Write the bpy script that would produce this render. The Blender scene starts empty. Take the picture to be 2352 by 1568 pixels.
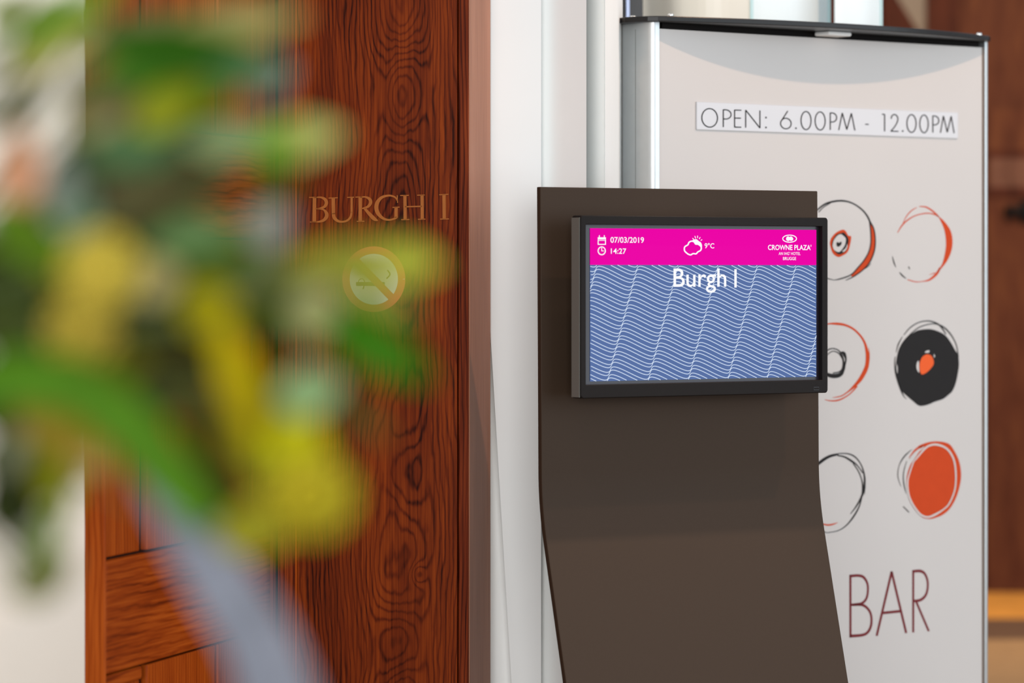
import bpy, bmesh, math, random
from mathutils import Vector, Matrix
from mathutils.geometry import tessellate_polygon

scene = bpy.context.scene
COL = scene.collection
random.seed(7)

# ------------------------------------------------------------------ camera
W, H = 2352.0, 1568.0
F = 8000.0            # focal length in pixels of the 2352-wide frame
CX, HY = 1176.0, 620.0  # principal column, horizon row
EYE = 1.50
cam_data = bpy.data.cameras.new('camera')
cam_data.sensor_width = 36.0
cam_data.lens = F / W * 36.0
cam_data.shift_y = -(H / 2 - HY) / W
cam_data.clip_start = 0.05
cam_data.clip_end = 100
cam_data.dof.use_dof = True
cam_data.dof.focus_distance = 6.40
cam_data.dof.aperture_fstop = 3.2
cam = bpy.data.objects.new('camera', cam_data)
cam.location = (0, 0, EYE)
cam.rotation_euler = (math.pi / 2, 0, 0)
COL.objects.link(cam)
scene.camera = cam

# ------------------------------------------------------------------ colour management
vs = scene.view_settings
vs.view_transform = 'Standard'
vs.look = 'None'
vs.gamma = 1.0
vs.exposure = 0.0
vs.use_curve_mapping = False
scene.cycles.use_denoising = True

# ------------------------------------------------------------------ world and lights
world = bpy.data.worlds.new('world')
scene.world = world
world.use_nodes = True
bg = world.node_tree.nodes['Background']
bg.inputs[0].default_value = (0.90, 0.98, 1.07, 1)
bg.inputs[1].default_value = 0.52


def area_light(name, loc, target, sx, sy, energy, color):
    d = bpy.data.lights.new(name, 'AREA')
    d.shape = 'RECTANGLE'
    d.size, d.size_y = sx, sy
    d.energy = energy
    d.color = color
    o = bpy.data.objects.new(name, d)
    o.location = loc
    o.rotation_euler = (Vector(target) - Vector(loc)).to_track_quat('-Z', 'Y').to_euler()
    COL.objects.link(o)
    return o


def spot_light(name, loc, target, energy, angle, color, radius=0.03, blend=0.5):
    d = bpy.data.lights.new(name, 'SPOT')
    d.energy = energy
    d.spot_size = math.radians(angle)
    d.spot_blend = blend
    d.shadow_soft_size = radius
    d.color = color
    o = bpy.data.objects.new(name, d)
    o.location = loc
    o.rotation_euler = (Vector(target) - Vector(loc)).to_track_quat('-Z', 'Y').to_euler()
    COL.objects.link(o)
    return o


# assumed daylight from the right: an unseen area light, no windows built
area_light('assumed_daylight', (5.5, 4.4, 2.1), (0.0, 6.5, 1.3), 7.0, 3.4, 185, (0.80, 0.92, 1.0))
# unseen fill light added behind the camera to brighten the frontal walls
area_light('frontal_fill_light', (-0.8, -12.0, 2.8), (0.0, 6.5, 1.4), 9.0, 4.5, 1720, (0.97, 0.99, 1.0))
# assumed warm ceiling downlights
spot_light('assumed_downlight_sign', (1.45, 6.25, 3.10), (0.70, 7.0, 1.4), 56, 84, (1.0, 0.64, 0.42), 0.02)
spot_light('assumed_downlight_kiosk', (0.57, 5.94, 3.15), (0.47, 6.06, 1.2), 165, 29, (1.0, 0.82, 0.66), 0.03)
spot_light('assumed_downlight_door', (-0.1, 5.2, 3.15), (-0.60, 6.2, 1.2), 14, 60, (1.0, 0.80, 0.62), 0.05)
spot_light('flowers_fill', (-0.1, 1.8, 3.1), (-0.35, 2.1, 1.45), 26, 80, (1.0, 0.90, 0.78), 0.10)  # unseen spot added to light the flowers
area_light('far_wall_fill', (2.2, 13.6, 3.2), (2.2, 15.0, 0.8), 2.5, 1.0, 120, (1.0, 0.78, 0.52))  # fill added to brighten the far zone, no fitting seen
area_light('left_wall_fill', (-1.5, 6.6, 3.0), (-1.1, 7.9, 1.4), 1.2, 1.2, 34, (1.0, 0.96, 0.90))  # unseen fill added to brighten the white wall past the door


# ------------------------------------------------------------------ helpers: pixels, planes
def P(px, py, depth):
    """world point seen at pixel (px, py) at the given depth (Y)"""
    return Vector(((px - CX) / F * depth, depth, EYE - (py - HY) / F * depth))


class Frame:
    """A vertical plane turned by yaw about Z; local x along it, local -y faces the camera side."""

    def __init__(self, px, depth, yaw):
        self.a = math.radians(yaw)
        p = P(px, HY, depth)
        self.o = Vector((p.x, p.y, 0))
        self.r = Vector((math.cos(self.a), math.sin(self.a), 0))
        self.n = Vector((math.sin(self.a), -math.cos(self.a), 0))

    def uv(self, px, py, y=0.0):
        """local (u, z) of the pixel on the plane at local depth y (positive = away)"""
        d = Vector(((px - CX) / F, 1.0, -(py - HY) / F))
        o2 = self.o - self.n * y
        t = (o2 - Vector((0, 0, 0))).dot(self.n) / d.dot(self.n)
        w = d * t
        u = (w - o2).dot(self.r)
        return (u, EYE + w.z)


def lin(c):
    out = []
    for v in c:
        v = v / 255.0
        out.append(v / 12.92 if v <= 0.04045 else ((v + 0.055) / 1.055) ** 2.4)
    return tuple(out)


# ------------------------------------------------------------------ helpers: objects
def link(o, parent=None):
    COL.objects.link(o)
    if parent is not None:
        o.parent = parent
    return o


def empty(name, loc=(0, 0, 0), rz=0.0):
    o = bpy.data.objects.new(name, None)
    o.empty_display_size = 0.1
    o.location = loc
    o.rotation_euler = (0, 0, rz)
    COL.objects.link(o)
    return o


def tag(o, label=None, category=None, group=None, kind=None):
    if label: o['label'] = label
    if category: o['category'] = category
    if group: o['group'] = group
    if kind: o['kind'] = kind
    return o


def mesh_obj(name, verts, faces, mat, parent=None, smooth=False):
    me = bpy.data.meshes.new(name)
    me.from_pydata([tuple(v) for v in verts], [], faces)
    me.update()
    if smooth:
        for p in me.polygons:
            p.use_smooth = True
    if mat is not None:
        me.materials.append(mat)
    o = bpy.data.objects.new(name, me)
    return link(o, parent)


def bm_obj(name, bm, mat, parent=None, smooth=False):
    me = bpy.data.meshes.new(name)
    bmesh.ops.recalc_face_normals(bm, faces=bm.faces)
    bm.to_mesh(me)
    bm.free()
    if smooth:
        for p in me.polygons:
            p.use_smooth = True
    if mat is not None:
        me.materials.append(mat)
    return link(bpy.data.objects.new(name, me), parent)


def box(name, x0, x1, y0, y1, z0, z1, mat, parent=None, bevel=0.0, seg=2):
    bm = bmesh.new()
    vs_ = [bm.verts.new((x, y, z)) for x in (x0, x1) for y in (y0, y1) for z in (z0, z1)]
    for f in ((0, 1, 3, 2), (4, 6, 7, 5), (0, 4, 5, 1), (2, 3, 7, 6), (0, 2, 6, 4), (1, 5, 7, 3)):
        bm.faces.new([vs_[i] for i in f])
    bmesh.ops.recalc_face_normals(bm, faces=bm.faces)
    if bevel > 0:
        bmesh.ops.bevel(bm, geom=list(bm.edges), offset=bevel, segments=seg, profile=0.5, affect='EDGES')
    return bm_obj(name, bm, mat, parent)


def prism_z(name, pts, z0, z1, mat, parent=None, smooth=False, bevel=0.0):
    """extrude a plan polygon (x, y) from z0 to z1"""
    n = len(pts)
    bm = bmesh.new()
    lo = [bm.verts.new((p[0], p[1], z0)) for p in pts]
    hi = [bm.verts.new((p[0], p[1], z1)) for p in pts]
    for i in range(n):
        j = (i + 1) % n
        f = bm.faces.new((lo[i], lo[j], hi[j], hi[i]))
        f.smooth = smooth
    bm.faces.new(lo[::-1])
    bm.faces.new(hi)
    bmesh.ops.recalc_face_normals(bm, faces=bm.faces)
    if bevel > 0:
        es = [e for e in bm.edges if abs(e.verts[0].co.z - e.verts[1].co.z) < 1e-6]
        bmesh.ops.bevel(bm, geom=es, offset=bevel, segments=2, profile=0.5, affect='EDGES')
    return bm_obj(name, bm, mat, parent)


def prism_x(name, prof, x0, x1, mat, parent=None):
    """extrude a side profile (y, z) from x0 to x1"""
    n = len(prof)
    bm = bmesh.new()
    lo = [bm.verts.new((x0, p[0], p[1])) for p in prof]
    hi = [bm.verts.new((x1, p[0], p[1])) for p in prof]
    for i in range(n):
        j = (i + 1) % n
        bm.faces.new((lo[i], lo[j], hi[j], hi[i]))
    bm.faces.new(lo[::-1])
    bm.faces.new(hi)
    bmesh.ops.recalc_face_normals(bm, faces=bm.faces)
    bmesh.ops.bevel(bm, geom=[e for e in bm.edges if e.calc_face_angle(0) > 1.2], offset=0.0015, segments=2, profile=0.5, affect='EDGES')
    return bm_obj(name, bm, mat, parent)


def tube(name, pts, radii, mat, parent=None, sides=8):
    verts, faces = [], []
    n = len(pts)
    pts = [Vector(p) for p in pts]
    for i, p in enumerate(pts):
        t = (pts[min(i + 1, n - 1)] - pts[max(i - 1, 0)]).normalized()
        a = t.orthogonal().normalized() if abs(t.y) > 0.95 else t.cross(Vector((0, 1, 0))).normalized()
        b = t.cross(a).normalized()
        r = radii[i] if isinstance(radii, (list, tuple)) else radii
        for k in range(sides):
            th = 2 * math.pi * k / sides
            verts.append(p + a * (r * math.cos(th)) + b * (r * math.sin(th)))
    for i in range(n - 1):
        for k in range(sides):
            k2 = (k + 1) % sides
            faces.append((i * sides + k, i * sides + k2, (i + 1) * sides + k2, (i + 1) * sides + k))
    faces.append(tuple(range(sides))[::-1])
    faces.append(tuple((n - 1) * sides + k for k in range(sides)))
    return mesh_obj(name, verts, faces, mat, parent, smooth=True)


def lathe(name, prof, mat, parent=None, sides=32, center=(0, 0)):
    verts, faces = [], []
    n = len(prof)
    for r, z in prof:
        for k in range(sides):
            th = 2 * math.pi * k / sides
            verts.append((center[0] + r * math.cos(th), center[1] + r * math.sin(th), z))
    for i in range(n - 1):
        for k in range(sides):
            k2 = (k + 1) % sides
            faces.append((i * sides + k, i * sides + k2, (i + 1) * sides + k2, (i + 1) * sides + k))
    faces.append(tuple(range(sides))[::-1])
    faces.append(tuple((n - 1) * sides + k for k in range(sides)))
    return mesh_obj(name, verts, faces, mat, parent, smooth=True)


# ------------------------------------------------------------------ helpers: flat print drawn on a plane
def smooth_line(pts, n=6):
    """Catmull-Rom through (x, y, w) points"""
    if len(pts) < 3:
        return pts
    out = []
    for i in range(len(pts) - 1):
        p0 = pts[max(i - 1, 0)]; p1 = pts[i]; p2 = pts[i + 1]; p3 = pts[min(i + 2, len(pts) - 1)]
        for k in range(n):
            t = k / n
            out.append(tuple(0.5 * (2 * p1[j] + (p2[j] - p0[j]) * t + (2 * p0[j] - 5 * p1[j] + 4 * p2[j] - p3[j]) * t * t
                                    + (3 * p1[j] - p0[j] - 3 * p2[j] + p3[j]) * t ** 3) for j in range(len(p1))))
    out.append(pts[-1])
    return out


class Ink:
    """collects ribbons and filled shapes given in picture coordinates of a plane; y = local depth"""

    def __init__(self, conv, y, thick=0.0):
        self.conv, self.y, self.thick = conv, y, thick
        self.v, self.f = [], []

    def _pt(self, x, y):
        u, z = self.conv(x, y)
        self.v.append((u, self.y, z))
        return len(self.v) - 1

    def line(self, pts, curve=False, close=False):
        if close:
            pts = list(pts) + [pts[0]]
        if curve:
            pts = smooth_line(pts)
        n = len(pts)
        ids = []
        for i in range(n):
            a, b = pts[max(i - 1, 0)], pts[min(i + 1, n - 1)]
            if close and i in (0, n - 1):
                a, b = pts[n - 2], pts[1]
            dx, dy = b[0] - a[0], b[1] - a[1]
            L = math.hypot(dx, dy) or 1
            nx, ny = -dy / L, dx / L
            w = max(pts[i][2], 1e-5) / 2
            ids.append((self._pt(pts[i][0] + nx * w, pts[i][1] + ny * w), self._pt(pts[i][0] - nx * w, pts[i][1] - ny * w)))
        for i in range(n - 1):
            self.f.append((ids[i][0], ids[i][1], ids[i + 1][1], ids[i + 1][0]))

    def stroke(self, x0, y0, x1, y1, w):
        self.line([(x0, y0, w), (x1, y1, w)])

    def arc(self, cx, cy, rx, ry, a0, a1, w, n=28):
        pts = []
        for i in range(n + 1):
            a = math.radians(a0 + (a1 - a0) * i / n)
            pts.append((cx + rx * math.cos(a), cy - ry * math.sin(a), w))
        self.line(pts)

    def fill(self, pts, curve=True):
        if curve:
            pts = smooth_line(list(pts) + [pts[0]], 5)[:-1]
        clean = [pts[0]]
        for p in pts[1:]:
            if math.hypot(p[0] - clean[-1][0], p[1] - clean[-1][1]) > 1e-6:
                clean.append(p)
        ids = [self._pt(p[0], p[1]) for p in clean]
        for tri in tessellate_polygon([[Vector((p[0], p[1], 0)) for p in clean]]):
            self.f.append(tuple(ids[i] for i in tri))

    def disc(self, cx, cy, rx, ry, n=32):
        self.f.append(tuple(self._pt(cx + rx * math.cos(2 * math.pi * i / n), cy + ry * math.sin(2 * math.pi * i / n)) for i in range(n)))

    def build(self, name, mat, parent):
        bm = bmesh.new()
        vv = [bm.verts.new(v) for v in self.v]
        for f in self.f:
            try:
                fc = bm.faces.new([vv[i] for i in f])
            except ValueError:
                continue
        bmesh.ops.triangulate(bm, faces=[f for f in bm.faces if len(f.verts) > 4])
        bm.normal_update()
        for f in bm.faces:
            if f.normal.y > 0:
                f.normal_flip()
        if self.thick > 0:
            r = bmesh.ops.extrude_face_region(bm, geom=list(bm.faces))
            bmesh.ops.translate(bm, vec=(0, -self.thick, 0), verts=[g for g in r['geom'] if isinstance(g, bmesh.types.BMVert)])
        me = bpy.data.meshes.new(name)
        bm.to_mesh(me)
        bm.free()
        me.materials.append(mat)
        return link(bpy.data.objects.new(name, me), parent)


def text_mesh(name, body, frame, y, px_box, mat, parent, bold=0.0):
    """lettering fitted to a picture box on a frame's plane"""
    cu = bpy.data.curves.new(name, 'FONT')
    cu.body = body
    cu.size = 1.0
    cu.offset = bold
    cu.resolution_u = 6
    to = bpy.data.objects.new(name + '_tmp', cu)
    COL.objects.link(to)
    bpy.context.view_layer.update()
    me = bpy.data.meshes.new_from_object(to.evaluated_get(bpy.context.evaluated_depsgraph_get()))
    bpy.data.objects.remove(to)
    xs = [v.co.x for v in me.vertices]; ys = [v.co.y for v in me.vertices]
    x0, x1, y0, y1 = min(xs), max(xs), min(ys), max(ys)
    u0, za = frame.uv(px_box[0], px_box[1], y)
    u1, zb = frame.uv(px_box[2], px_box[3], y)
    for v in me.vertices:
        fx = (v.co.x - x0) / (x1 - x0); fy = (v.co.y - y0) / (y1 - y0)
        v.co = (u0 + fx * (u1 - u0), y, zb + fy * (za - zb))
    me.name = name
    me.materials.clear()
    me.materials.append(mat)
    return link(bpy.data.objects.new(name, me), parent)


# ------------------------------------------------------------------ materials
def new_mat(name):
    m = bpy.data.materials.new(name)
    m.use_nodes = True
    nt = m.node_tree
    b = nt.nodes['Principled BSDF']
    return m, nt, b


def plain(name, rgb, rough=0.5, metal=0.0, spec=0.5, noise=0.0, nscale=40.0, bump=0.0, coat=0.0):
    m, nt, b = new_mat(name)
    c = lin(rgb)
    b.inputs['Roughness'].default_value = rough
    b.inputs['Metallic'].default_value = metal
    b.inputs['Specular IOR Level'].default_value = spec
    b.inputs['Coat Weight'].default_value = coat
    tc = nt.nodes.new('ShaderNodeTexCoord')
    nz = nt.nodes.new('ShaderNodeTexNoise')
    nz.inputs['Scale'].default_value = nscale
    nz.inputs['Detail'].default_value = 3
    nt.links.new(tc.outputs['Object'], nz.inputs['Vector'])
    mr = nt.nodes.new('ShaderNodeMapRange')
    mr.inputs[1].default_value = 0.3; mr.inputs[2].default_value = 0.7
    mr.inputs[3].default_value = 1 - noise; mr.inputs[4].default_value = 1 + noise
    nt.links.new(nz.outputs[0], mr.inputs[0])
    mul = nt.nodes.new('ShaderNodeVectorMath'); mul.operation = 'SCALE'
    mul.inputs[0].default_value = c
    nt.links.new(mr.outputs[0], mul.inputs['Scale'])
    nt.links.new(mul.outputs[0], b.inputs['Base Color'])
    if bump > 0:
        bp = nt.nodes.new('ShaderNodeBump')
        bp.inputs['Strength'].default_value = bump
        bp.inputs['Distance'].default_value = 0.001
        nt.links.new(nz.outputs[0], bp.inputs['Height'])
        nt.links.new(bp.outputs[0], b.inputs['Normal'])
    return m


def glow(name, rgb, strength=1.0, grad=None):
    """a lit display surface"""
    m, nt, b = new_mat(name)
    b.inputs['Base Color'].default_value = (0.002, 0.002, 0.002, 1)
    b.inputs['Roughness'].default_value = 0.5
    b.inputs['Specular IOR Level'].default_value = 0.0
    b.inputs['Emission Color'].default_value = lin(rgb) + (1,)
    b.inputs['Emission Strength'].default_value = strength
    return m


def wood(name, dark, mid, light, along='Z', freq=120.0, center=None, knots=(), rough=0.38, spec=0.06, streak=260.0, warp=2.2, contrast=1.0, coat=0.0):
    m, nt, b = new_mat(name)
    N, Lk = nt.nodes, nt.links

    def sock(x):
        return x

    def M(op, a, c=None, d=None):
        n = N.new('ShaderNodeMath'); n.operation = op
        for i, x in enumerate((a, c, d)):
            if x is None: continue
            if isinstance(x, (int, float)): n.inputs[i].default_value = x
            else: Lk.new(x, n.inputs[i])
        return n.outputs[0]

    tc = N.new('ShaderNodeTexCoord')
    sp = N.new('ShaderNodeSeparateXYZ')
    Lk.new(tc.outputs['Object'], sp.inputs[0])
    x, y, z = sp.outputs
    if along == 'Z':
        p, q = M('ADD', x, y), z
    else:
        p, q = M('ADD', z, y), x

    def noise(sx, sy, detail=3.0, w=0.0):
        cv = N.new('ShaderNodeCombineXYZ')
        Lk.new(M('MULTIPLY', p, sx), cv.inputs[0]); Lk.new(M('MULTIPLY', q, sy), cv.inputs[1]); cv.inputs[2].default_value = w
        nn = N.new('ShaderNodeTexNoise'); nn.inputs['Scale'].default_value = 1.0; nn.inputs['Detail'].default_value = detail
        Lk.new(cv.outputs[0], nn.inputs['Vector'])
        return nn.outputs[0]

    if center is not None:
        dp = M('SUBTRACT', p, center)
        base = M('MULTIPLY', M('SQRT', M('ADD', M('MULTIPLY', dp, dp), 0.0016)), freq)
    else:
        base = M('MULTIPLY', p, freq)
    phi = M('ADD', base, M('MULTIPLY', M('SUBTRACT', noise(9, 2.2, 2.0, 3.1), 0.5), warp * 3.2))
    phi = M('ADD', phi, M('MULTIPLY', M('SUBTRACT', noise(55, 14, 2.0, 7.7), 0.5), warp * 0.55))
    for (pk, qk, a, c, amp) in knots:
        e1 = M('DIVIDE', M('SUBTRACT', p, pk), a)
        e2 = M('DIVIDE', M('SUBTRACT', q, qk), c)
        g = M('EXPONENT', M('MULTIPLY', M('ADD', M('MULTIPLY', e1, e1), M('MULTIPLY', e2, e2)), -1.0))
        phi = M('ADD', phi, M('MULTIPLY', g, amp))
    s = M('ADD', M('MULTIPLY', M('SINE', M('MULTIPLY', phi, 6.2832)), 0.5), 0.5)
    ln = M('POWER', s, 3.5)                                    # thin dark growth lines
    ln = M('MULTIPLY', ln, M('MULTIPLY', noise(18, 5, 2.0, 1.3), 1.5))
    broad = noise(14, 1.6, 2.0, 9.0)                           # broad tone
    fine = noise(streak, 6.0, 4.0, 5.0)                        # pores
    tone = M('ADD', M('MULTIPLY', M('SUBTRACT', broad, 0.5), 1.1), M('MULTIPLY', M('SUBTRACT', fine, 0.5), 1.3))
    tone = M('SUBTRACT', M('ADD', tone, 0.62), M('MULTIPLY', ln, 0.62 * contrast))
    rp = N.new('ShaderNodeValToRGB')
    e = rp.color_ramp.elements
    e[0].position = 0.0; e[0].color = lin(dark) + (1,)
    e[1].position = 1.0; e[1].color = lin(light) + (1,)
    k = e.new(0.5); k.color = lin(mid) + (1,)
    Lk.new(tone, rp.inputs[0])
    Lk.new(rp.outputs[0], b.inputs['Base Color'])
    b.inputs['Roughness'].default_value = rough
    b.inputs['Specular IOR Level'].default_value = spec
    b.inputs['Coat Weight'].default_value = coat
    b.inputs['Coat Roughness'].default_value = 0.2
    return m


M_white = plain('white_paint', (240, 241, 239), 0.7, noise=0.012, nscale=6)
M_white_warm = plain('warm_white_paint', (232, 226, 216), 0.7, noise=0.015, nscale=5)
M_carpet = plain('tan_carpet', (152, 116, 78), 0.9, noise=0.10, nscale=12, bump=0.2)
M_lit_floor = plain('gold_lit_floor', (220, 150, 66), 0.5, noise=0.12, nscale=6)  # gold colour stands in for a strip of lit floor
M_darkcarpet = plain('dark_carpet_border', (92, 62, 40), 0.9, noise=0.12, nscale=12)

MAH_D, MAH_M, MAH_L = (42, 9, 2), (102, 37, 8), (142, 61, 14)
M_farwood = wood('far_wall_wood', (62, 31, 19), (80, 43, 29), (95, 55, 34), freq=9, streak=40, warp=1.0, rough=0.6, contrast=0.3)
M_farwood_dark = wood('far_dark_wood', (42, 19, 13), (64, 30, 20), (78, 38, 25), freq=9, streak=40, warp=1.0, rough=0.6, contrast=0.3)
M_doorwood_v = wood('door_wood_upright_grain', (92, 30, 5), (146, 60, 13), (178, 84, 24), along='Z', freq=90, streak=300, warp=1.0, contrast=0.6)
M_doorwood_h = wood('door_wood_level_grain', (86, 28, 5), (140, 56, 12), (174, 82, 24), along='X', freq=62, streak=200, warp=1.5, contrast=0.6)
M_black = plain('black_powder_coat', (30, 30, 33), 0.4, noise=0.05)
M_blackmatt = plain('dark_gap', (10, 9, 9), 0.9)
M_alu = plain('brushed_aluminium', (196, 198, 198), 0.38, metal=0.75, noise=0.02)
M_steel = plain('polished_steel', (225, 225, 222), 0.2, metal=1.0)
M_gold = plain('gold_lettering', (162, 94, 38), 0.5, spec=0.15, noise=0.05)

# ------------------------------------------------------------------ setting: floor, far wall
floor = empty('floor')
tag(floor, 'tan carpeted lobby floor with a gold strip coloured as lit floor and a dark border at the far wall', kind='structure')
box('carpet', -6, 9, -2, 14.15, -0.05, 0.0, M_carpet, floor)
box('dark_border', -6, 9, 14.15, 15.0, -0.05, 0.0, M_darkcarpet, floor)
box('lit_floor_strip', -6, 9, 15.0, 16.4, -0.05, 0.001, M_lit_floor, floor)

FW = 16.25   # depth of the far wall
wall_far = empty('wall_back', (0, FW, 0))
tag(wall_far, 'dark brown wooden wall far behind the bar sign', kind='structure')


def farx(px): return (px - CX) / F * FW


box('wall_board', -3.0, farx(2040), 0.0, 0.1, 0, 4.0, M_farwood_dark, wall_far)
box('wall_board', farx(2128), farx(2202), -0.02, 0.1, 0, 4.0, M_farwood_dark, wall_far)
box('wall_board', farx(2202), 9.0, -0.0, 0.1, 0, 4.0, M_farwood, wall_far)
# pale strip with a sloping timber in front, top right behind the sign
box('pale_wall_strip', farx(2040), farx(2128), 0.01, 0.1, 0, 4.0, plain('grey_plaster', (122, 108, 96), 0.8, noise=0.03), wall_far)
trim_beam = prism_x('trim_2', [(0, 0), (0.0, 0.001), (0.06, 0.001), (0.06, 0)], 0, 0.001, M_farwood_dark)
bpy.data.objects.remove(trim_beam)
pA, pB, pC = P(2040, -40, FW - 0.06), P(2028, -40, FW - 0.06), P(2112, 76, FW - 0.06)
pD, pE = P(2148, 130, FW - 0.06), P(2030, 130, FW - 0.06)
verts = [pB, pA, pC, pD, pE]
vv = [tuple(v) for v in verts] + [(v.x, v.y + 0.05, v.z) for v in verts]
o = mesh_obj('trim_2', vv, [(0, 4, 3, 2, 1), (5, 6, 7, 8, 9), (0, 1, 6, 5), (1, 2, 7, 6), (2, 3, 8, 7), (3, 4, 9, 8), (4, 0, 5, 9)], M_farwood_dark)
tag(o, 'sloping brown timber trim in front of the grey strip above the bar sign', kind='structure')

# far door with its black lever handle, right edge of the picture
fd = empty('door_2', (farx(2262), FW - 0.045, 0))
tag(fd, 'blurred brown wooden door at the right edge behind the bar sign', kind='structure')
M_farpanel = wood('far_door_panel', (76, 48, 36), (92, 60, 48), (104, 70, 56), freq=9, streak=40, warp=1.0, rough=0.5, contrast=0.3)
zf = lambda py: EYE - (py - HY) / F * (FW - 0.045)
wv = farx(2450) - farx(2262)
box('door_leaf', 0, wv, 0.0, 0.04, 0.0, 2.25, M_farwood, fd)
box('upper_rail', 0, wv, -0.012, 0.0, zf(362), zf(345), M_farwood_dark, fd)
box('lighter_panel', 0.015, wv, -0.008, 0.0, zf(430), zf(362), M_farpanel, fd)  # slightly lighter panel between the two rails
box('lower_rail', 0, wv, -0.012, 0.0, zf(452), zf(430), M_farwood_dark, fd)
M_hnd = plain('black_handle', (10, 9, 9), 0.6, spec=0.1)
hd = box('lever_handle', farx(2303) - farx(2262), wv * 0.75, -0.06, -0.03, zf(494), zf(474), M_hnd, fd, bevel=0.006)
box('handle_stub', farx(2303) - farx(2262), farx(2312) - farx(2262), -0.06, 0.0, zf(500), zf(476), M_hnd, hd)
box('handle_plate', farx(2340) - farx(2262), farx(2372) - farx(2262), -0.03, 0.0, zf(510), zf(458), M_hnd, hd)

# ------------------------------------------------------------------ left room wall seen past the door
o = box('wall_left', -3.2, P(640, 0, 7.9).x, 7.9, 8.0, 0, 3.4, M_white_warm)
tag(o, 'warm white wall of the room seen past the open door', kind='structure')

# ------------------------------------------------------------------ pilaster with the room name
PIL = Frame(1078, 6.30, -12.0)
pil = empty('trim_1', tuple(PIL.o), PIL.a)
tag(pil, 'tall dark red wooden door surround panel with knotty grain', kind='structure')
uP = lambda px: PIL.uv(px, HY)[0]
u_l, u_a, u_b, u_c, u_r = uP(637), uP(678), uP(682), uP(1051), uP(1076)
kn = []
for (kx, ky, ax, ay, amp) in ((922, 215, 52, 120, 5.5), (930, 20, 60, 130, -3.0), (935, 1085, 48, 110, 4.2), (960, 1318, 20, 26, 2.2), (920, 1475, 55, 95, 5.0), (900, 820, 70, 160, 3.0), (880, 560, 70, 120, -2.5)):
    u, z = PIL.uv(kx, ky)
    kn.append((u, z, ax / 1270.0, ay / 1270.0, amp * 1.25))
M_mah_knots = wood('knotty_mahogany', MAH_D, MAH_M, MAH_L, freq=125.0, center=uP(925), knots=kn, warp=2.4, contrast=0.75, rough=0.34)
M_mah = wood('straight_mahogany', MAH_D, (98, 36, 12), (138, 60, 24), freq=130.0, warp=1.0, contrast=0.8, rough=0.34)
M_mah_lit_side = wood('mahogany_lit_side', (138, 90, 68), (156, 106, 82), (174, 121, 96), freq=150.0, warp=0.7, contrast=0.5, rough=0.42)  # paler than the face boards: daylight glare is put into the colour
ZT = 3.3
box('core', u_l + 0.002, u_r - 0.002, 0.012, 0.17, 0, ZT, M_blackmatt, pil)
box('jamb_strip', u_l, u_a, 0.003, 0.02, 0, ZT, M_mah, pil, bevel=0.0015)
box('edge_bead', u_a, u_b, -0.002, 0.02, 0, ZT, M_doorwood_v, pil, bevel=0.0015)  # lighter wood colour stands in for light caught by the bevel
box('face_board', u_b + 0.0004, u_c - 0.0008, 0.0, 0.02, 0, ZT, M_mah_knots, pil, bevel=0.001)
box('edge_strip', u_c + 0.0012, u_r, 0.0, 0.02, 0, ZT, M_mah, pil, bevel=0.002)
# side return, paler wood standing in for the daylight on it
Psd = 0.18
box('side_board', u_r - 0.015, u_r + 0.0015, 0.003, Psd, 0, ZT, M_mah_lit_side, pil, bevel=0.0015)

box('gap_shade', u_l - 0.007, u_l - 0.0005, 0.012, 0.03, 0, ZT, plain('dark_green_gap_shade', (16, 20, 12), 0.9, spec=0.1), pil)  # dark strip put in for the shade of the door gap
box('door_stop', u_l - 0.10, u_l + 0.004, 0.03, 0.17, 0, ZT, M_mah, pil)
# gold letters
letters = empty('room_name_lettering', tuple(PIL.o), PIL.a)
tag(letters, 'gold serif letters reading Burgh I on the dark wooden door surround', 'lettering')
c4 = lambda x, y: PIL.uv(600 + x / 3.92, 400 + y / 3.92)


def letter(strokes, curves):
    k = Ink(c4, -0.0002, 0.0012)
    for s in strokes: k.stroke(*s)
    for c in curves: k.line(c, curve=True)
    k.build('letter', M_gold, letters)


letter([(481, 210, 479, 428, 32), (432, 209, 505, 207, 9), (440, 430, 505, 431, 9)],
       [[(480, 210, 10), (535, 208, 15), (574, 225, 26), (588, 258, 31), (570, 293, 24), (520, 309, 11), (490, 311, 9)],
        [(500, 311, 9), (560, 318, 14), (588, 350, 30), (588, 385, 33), (558, 417, 24), (500, 430, 12), (450, 430, 9)]])
letter([(650, 214, 651, 360, 31), (608, 215, 690, 212, 9), (815, 345, 816, 210, 19), (775, 209, 838, 207, 9)],
       [[(650, 350, 31), (660, 392, 30), (690, 420, 23), (730, 428, 17), (775, 417, 18), (806, 384, 20), (815, 340, 19)]])
letter([(893, 208, 893, 422, 31), (850, 206, 910, 205, 9), (862, 424, 930, 423, 9)],
       [[(893, 207, 10), (940, 205, 15), (978, 225, 27), (986, 258, 29), (960, 293, 22), (905, 310, 10)],
        [(932, 308, 20), (985, 368, 32), (1020, 402, 32), (1052, 418, 8)]])
letter([(1226, 190, 1229, 258, 9), (1216, 299, 1215, 392, 30), (1183, 299, 1247, 296, 9)],
       [[(1226, 240, 8), (1212, 212, 14), (1180, 196, 16), (1140, 193, 18), (1085, 210, 25), (1047, 255, 34), (1038, 308, 36), (1057, 358, 33), (1100, 398, 23), (1150, 411, 16), (1195, 402, 16), (1222, 388, 20)]])
letter([(1295, 190, 1297, 407, 29), (1449, 188, 1451, 404, 29), (1295, 293, 1450, 289, 12), (1252, 192, 1330, 190, 9), (1262, 409, 1335, 407, 9), (1405, 189, 1473, 187, 9), (1412, 406, 1479, 404, 9)], [])
letter([(1647, 183, 1649, 403, 30), (1604, 185, 1687, 181, 9), (1612, 404, 1692, 402, 9)], [])

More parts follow.
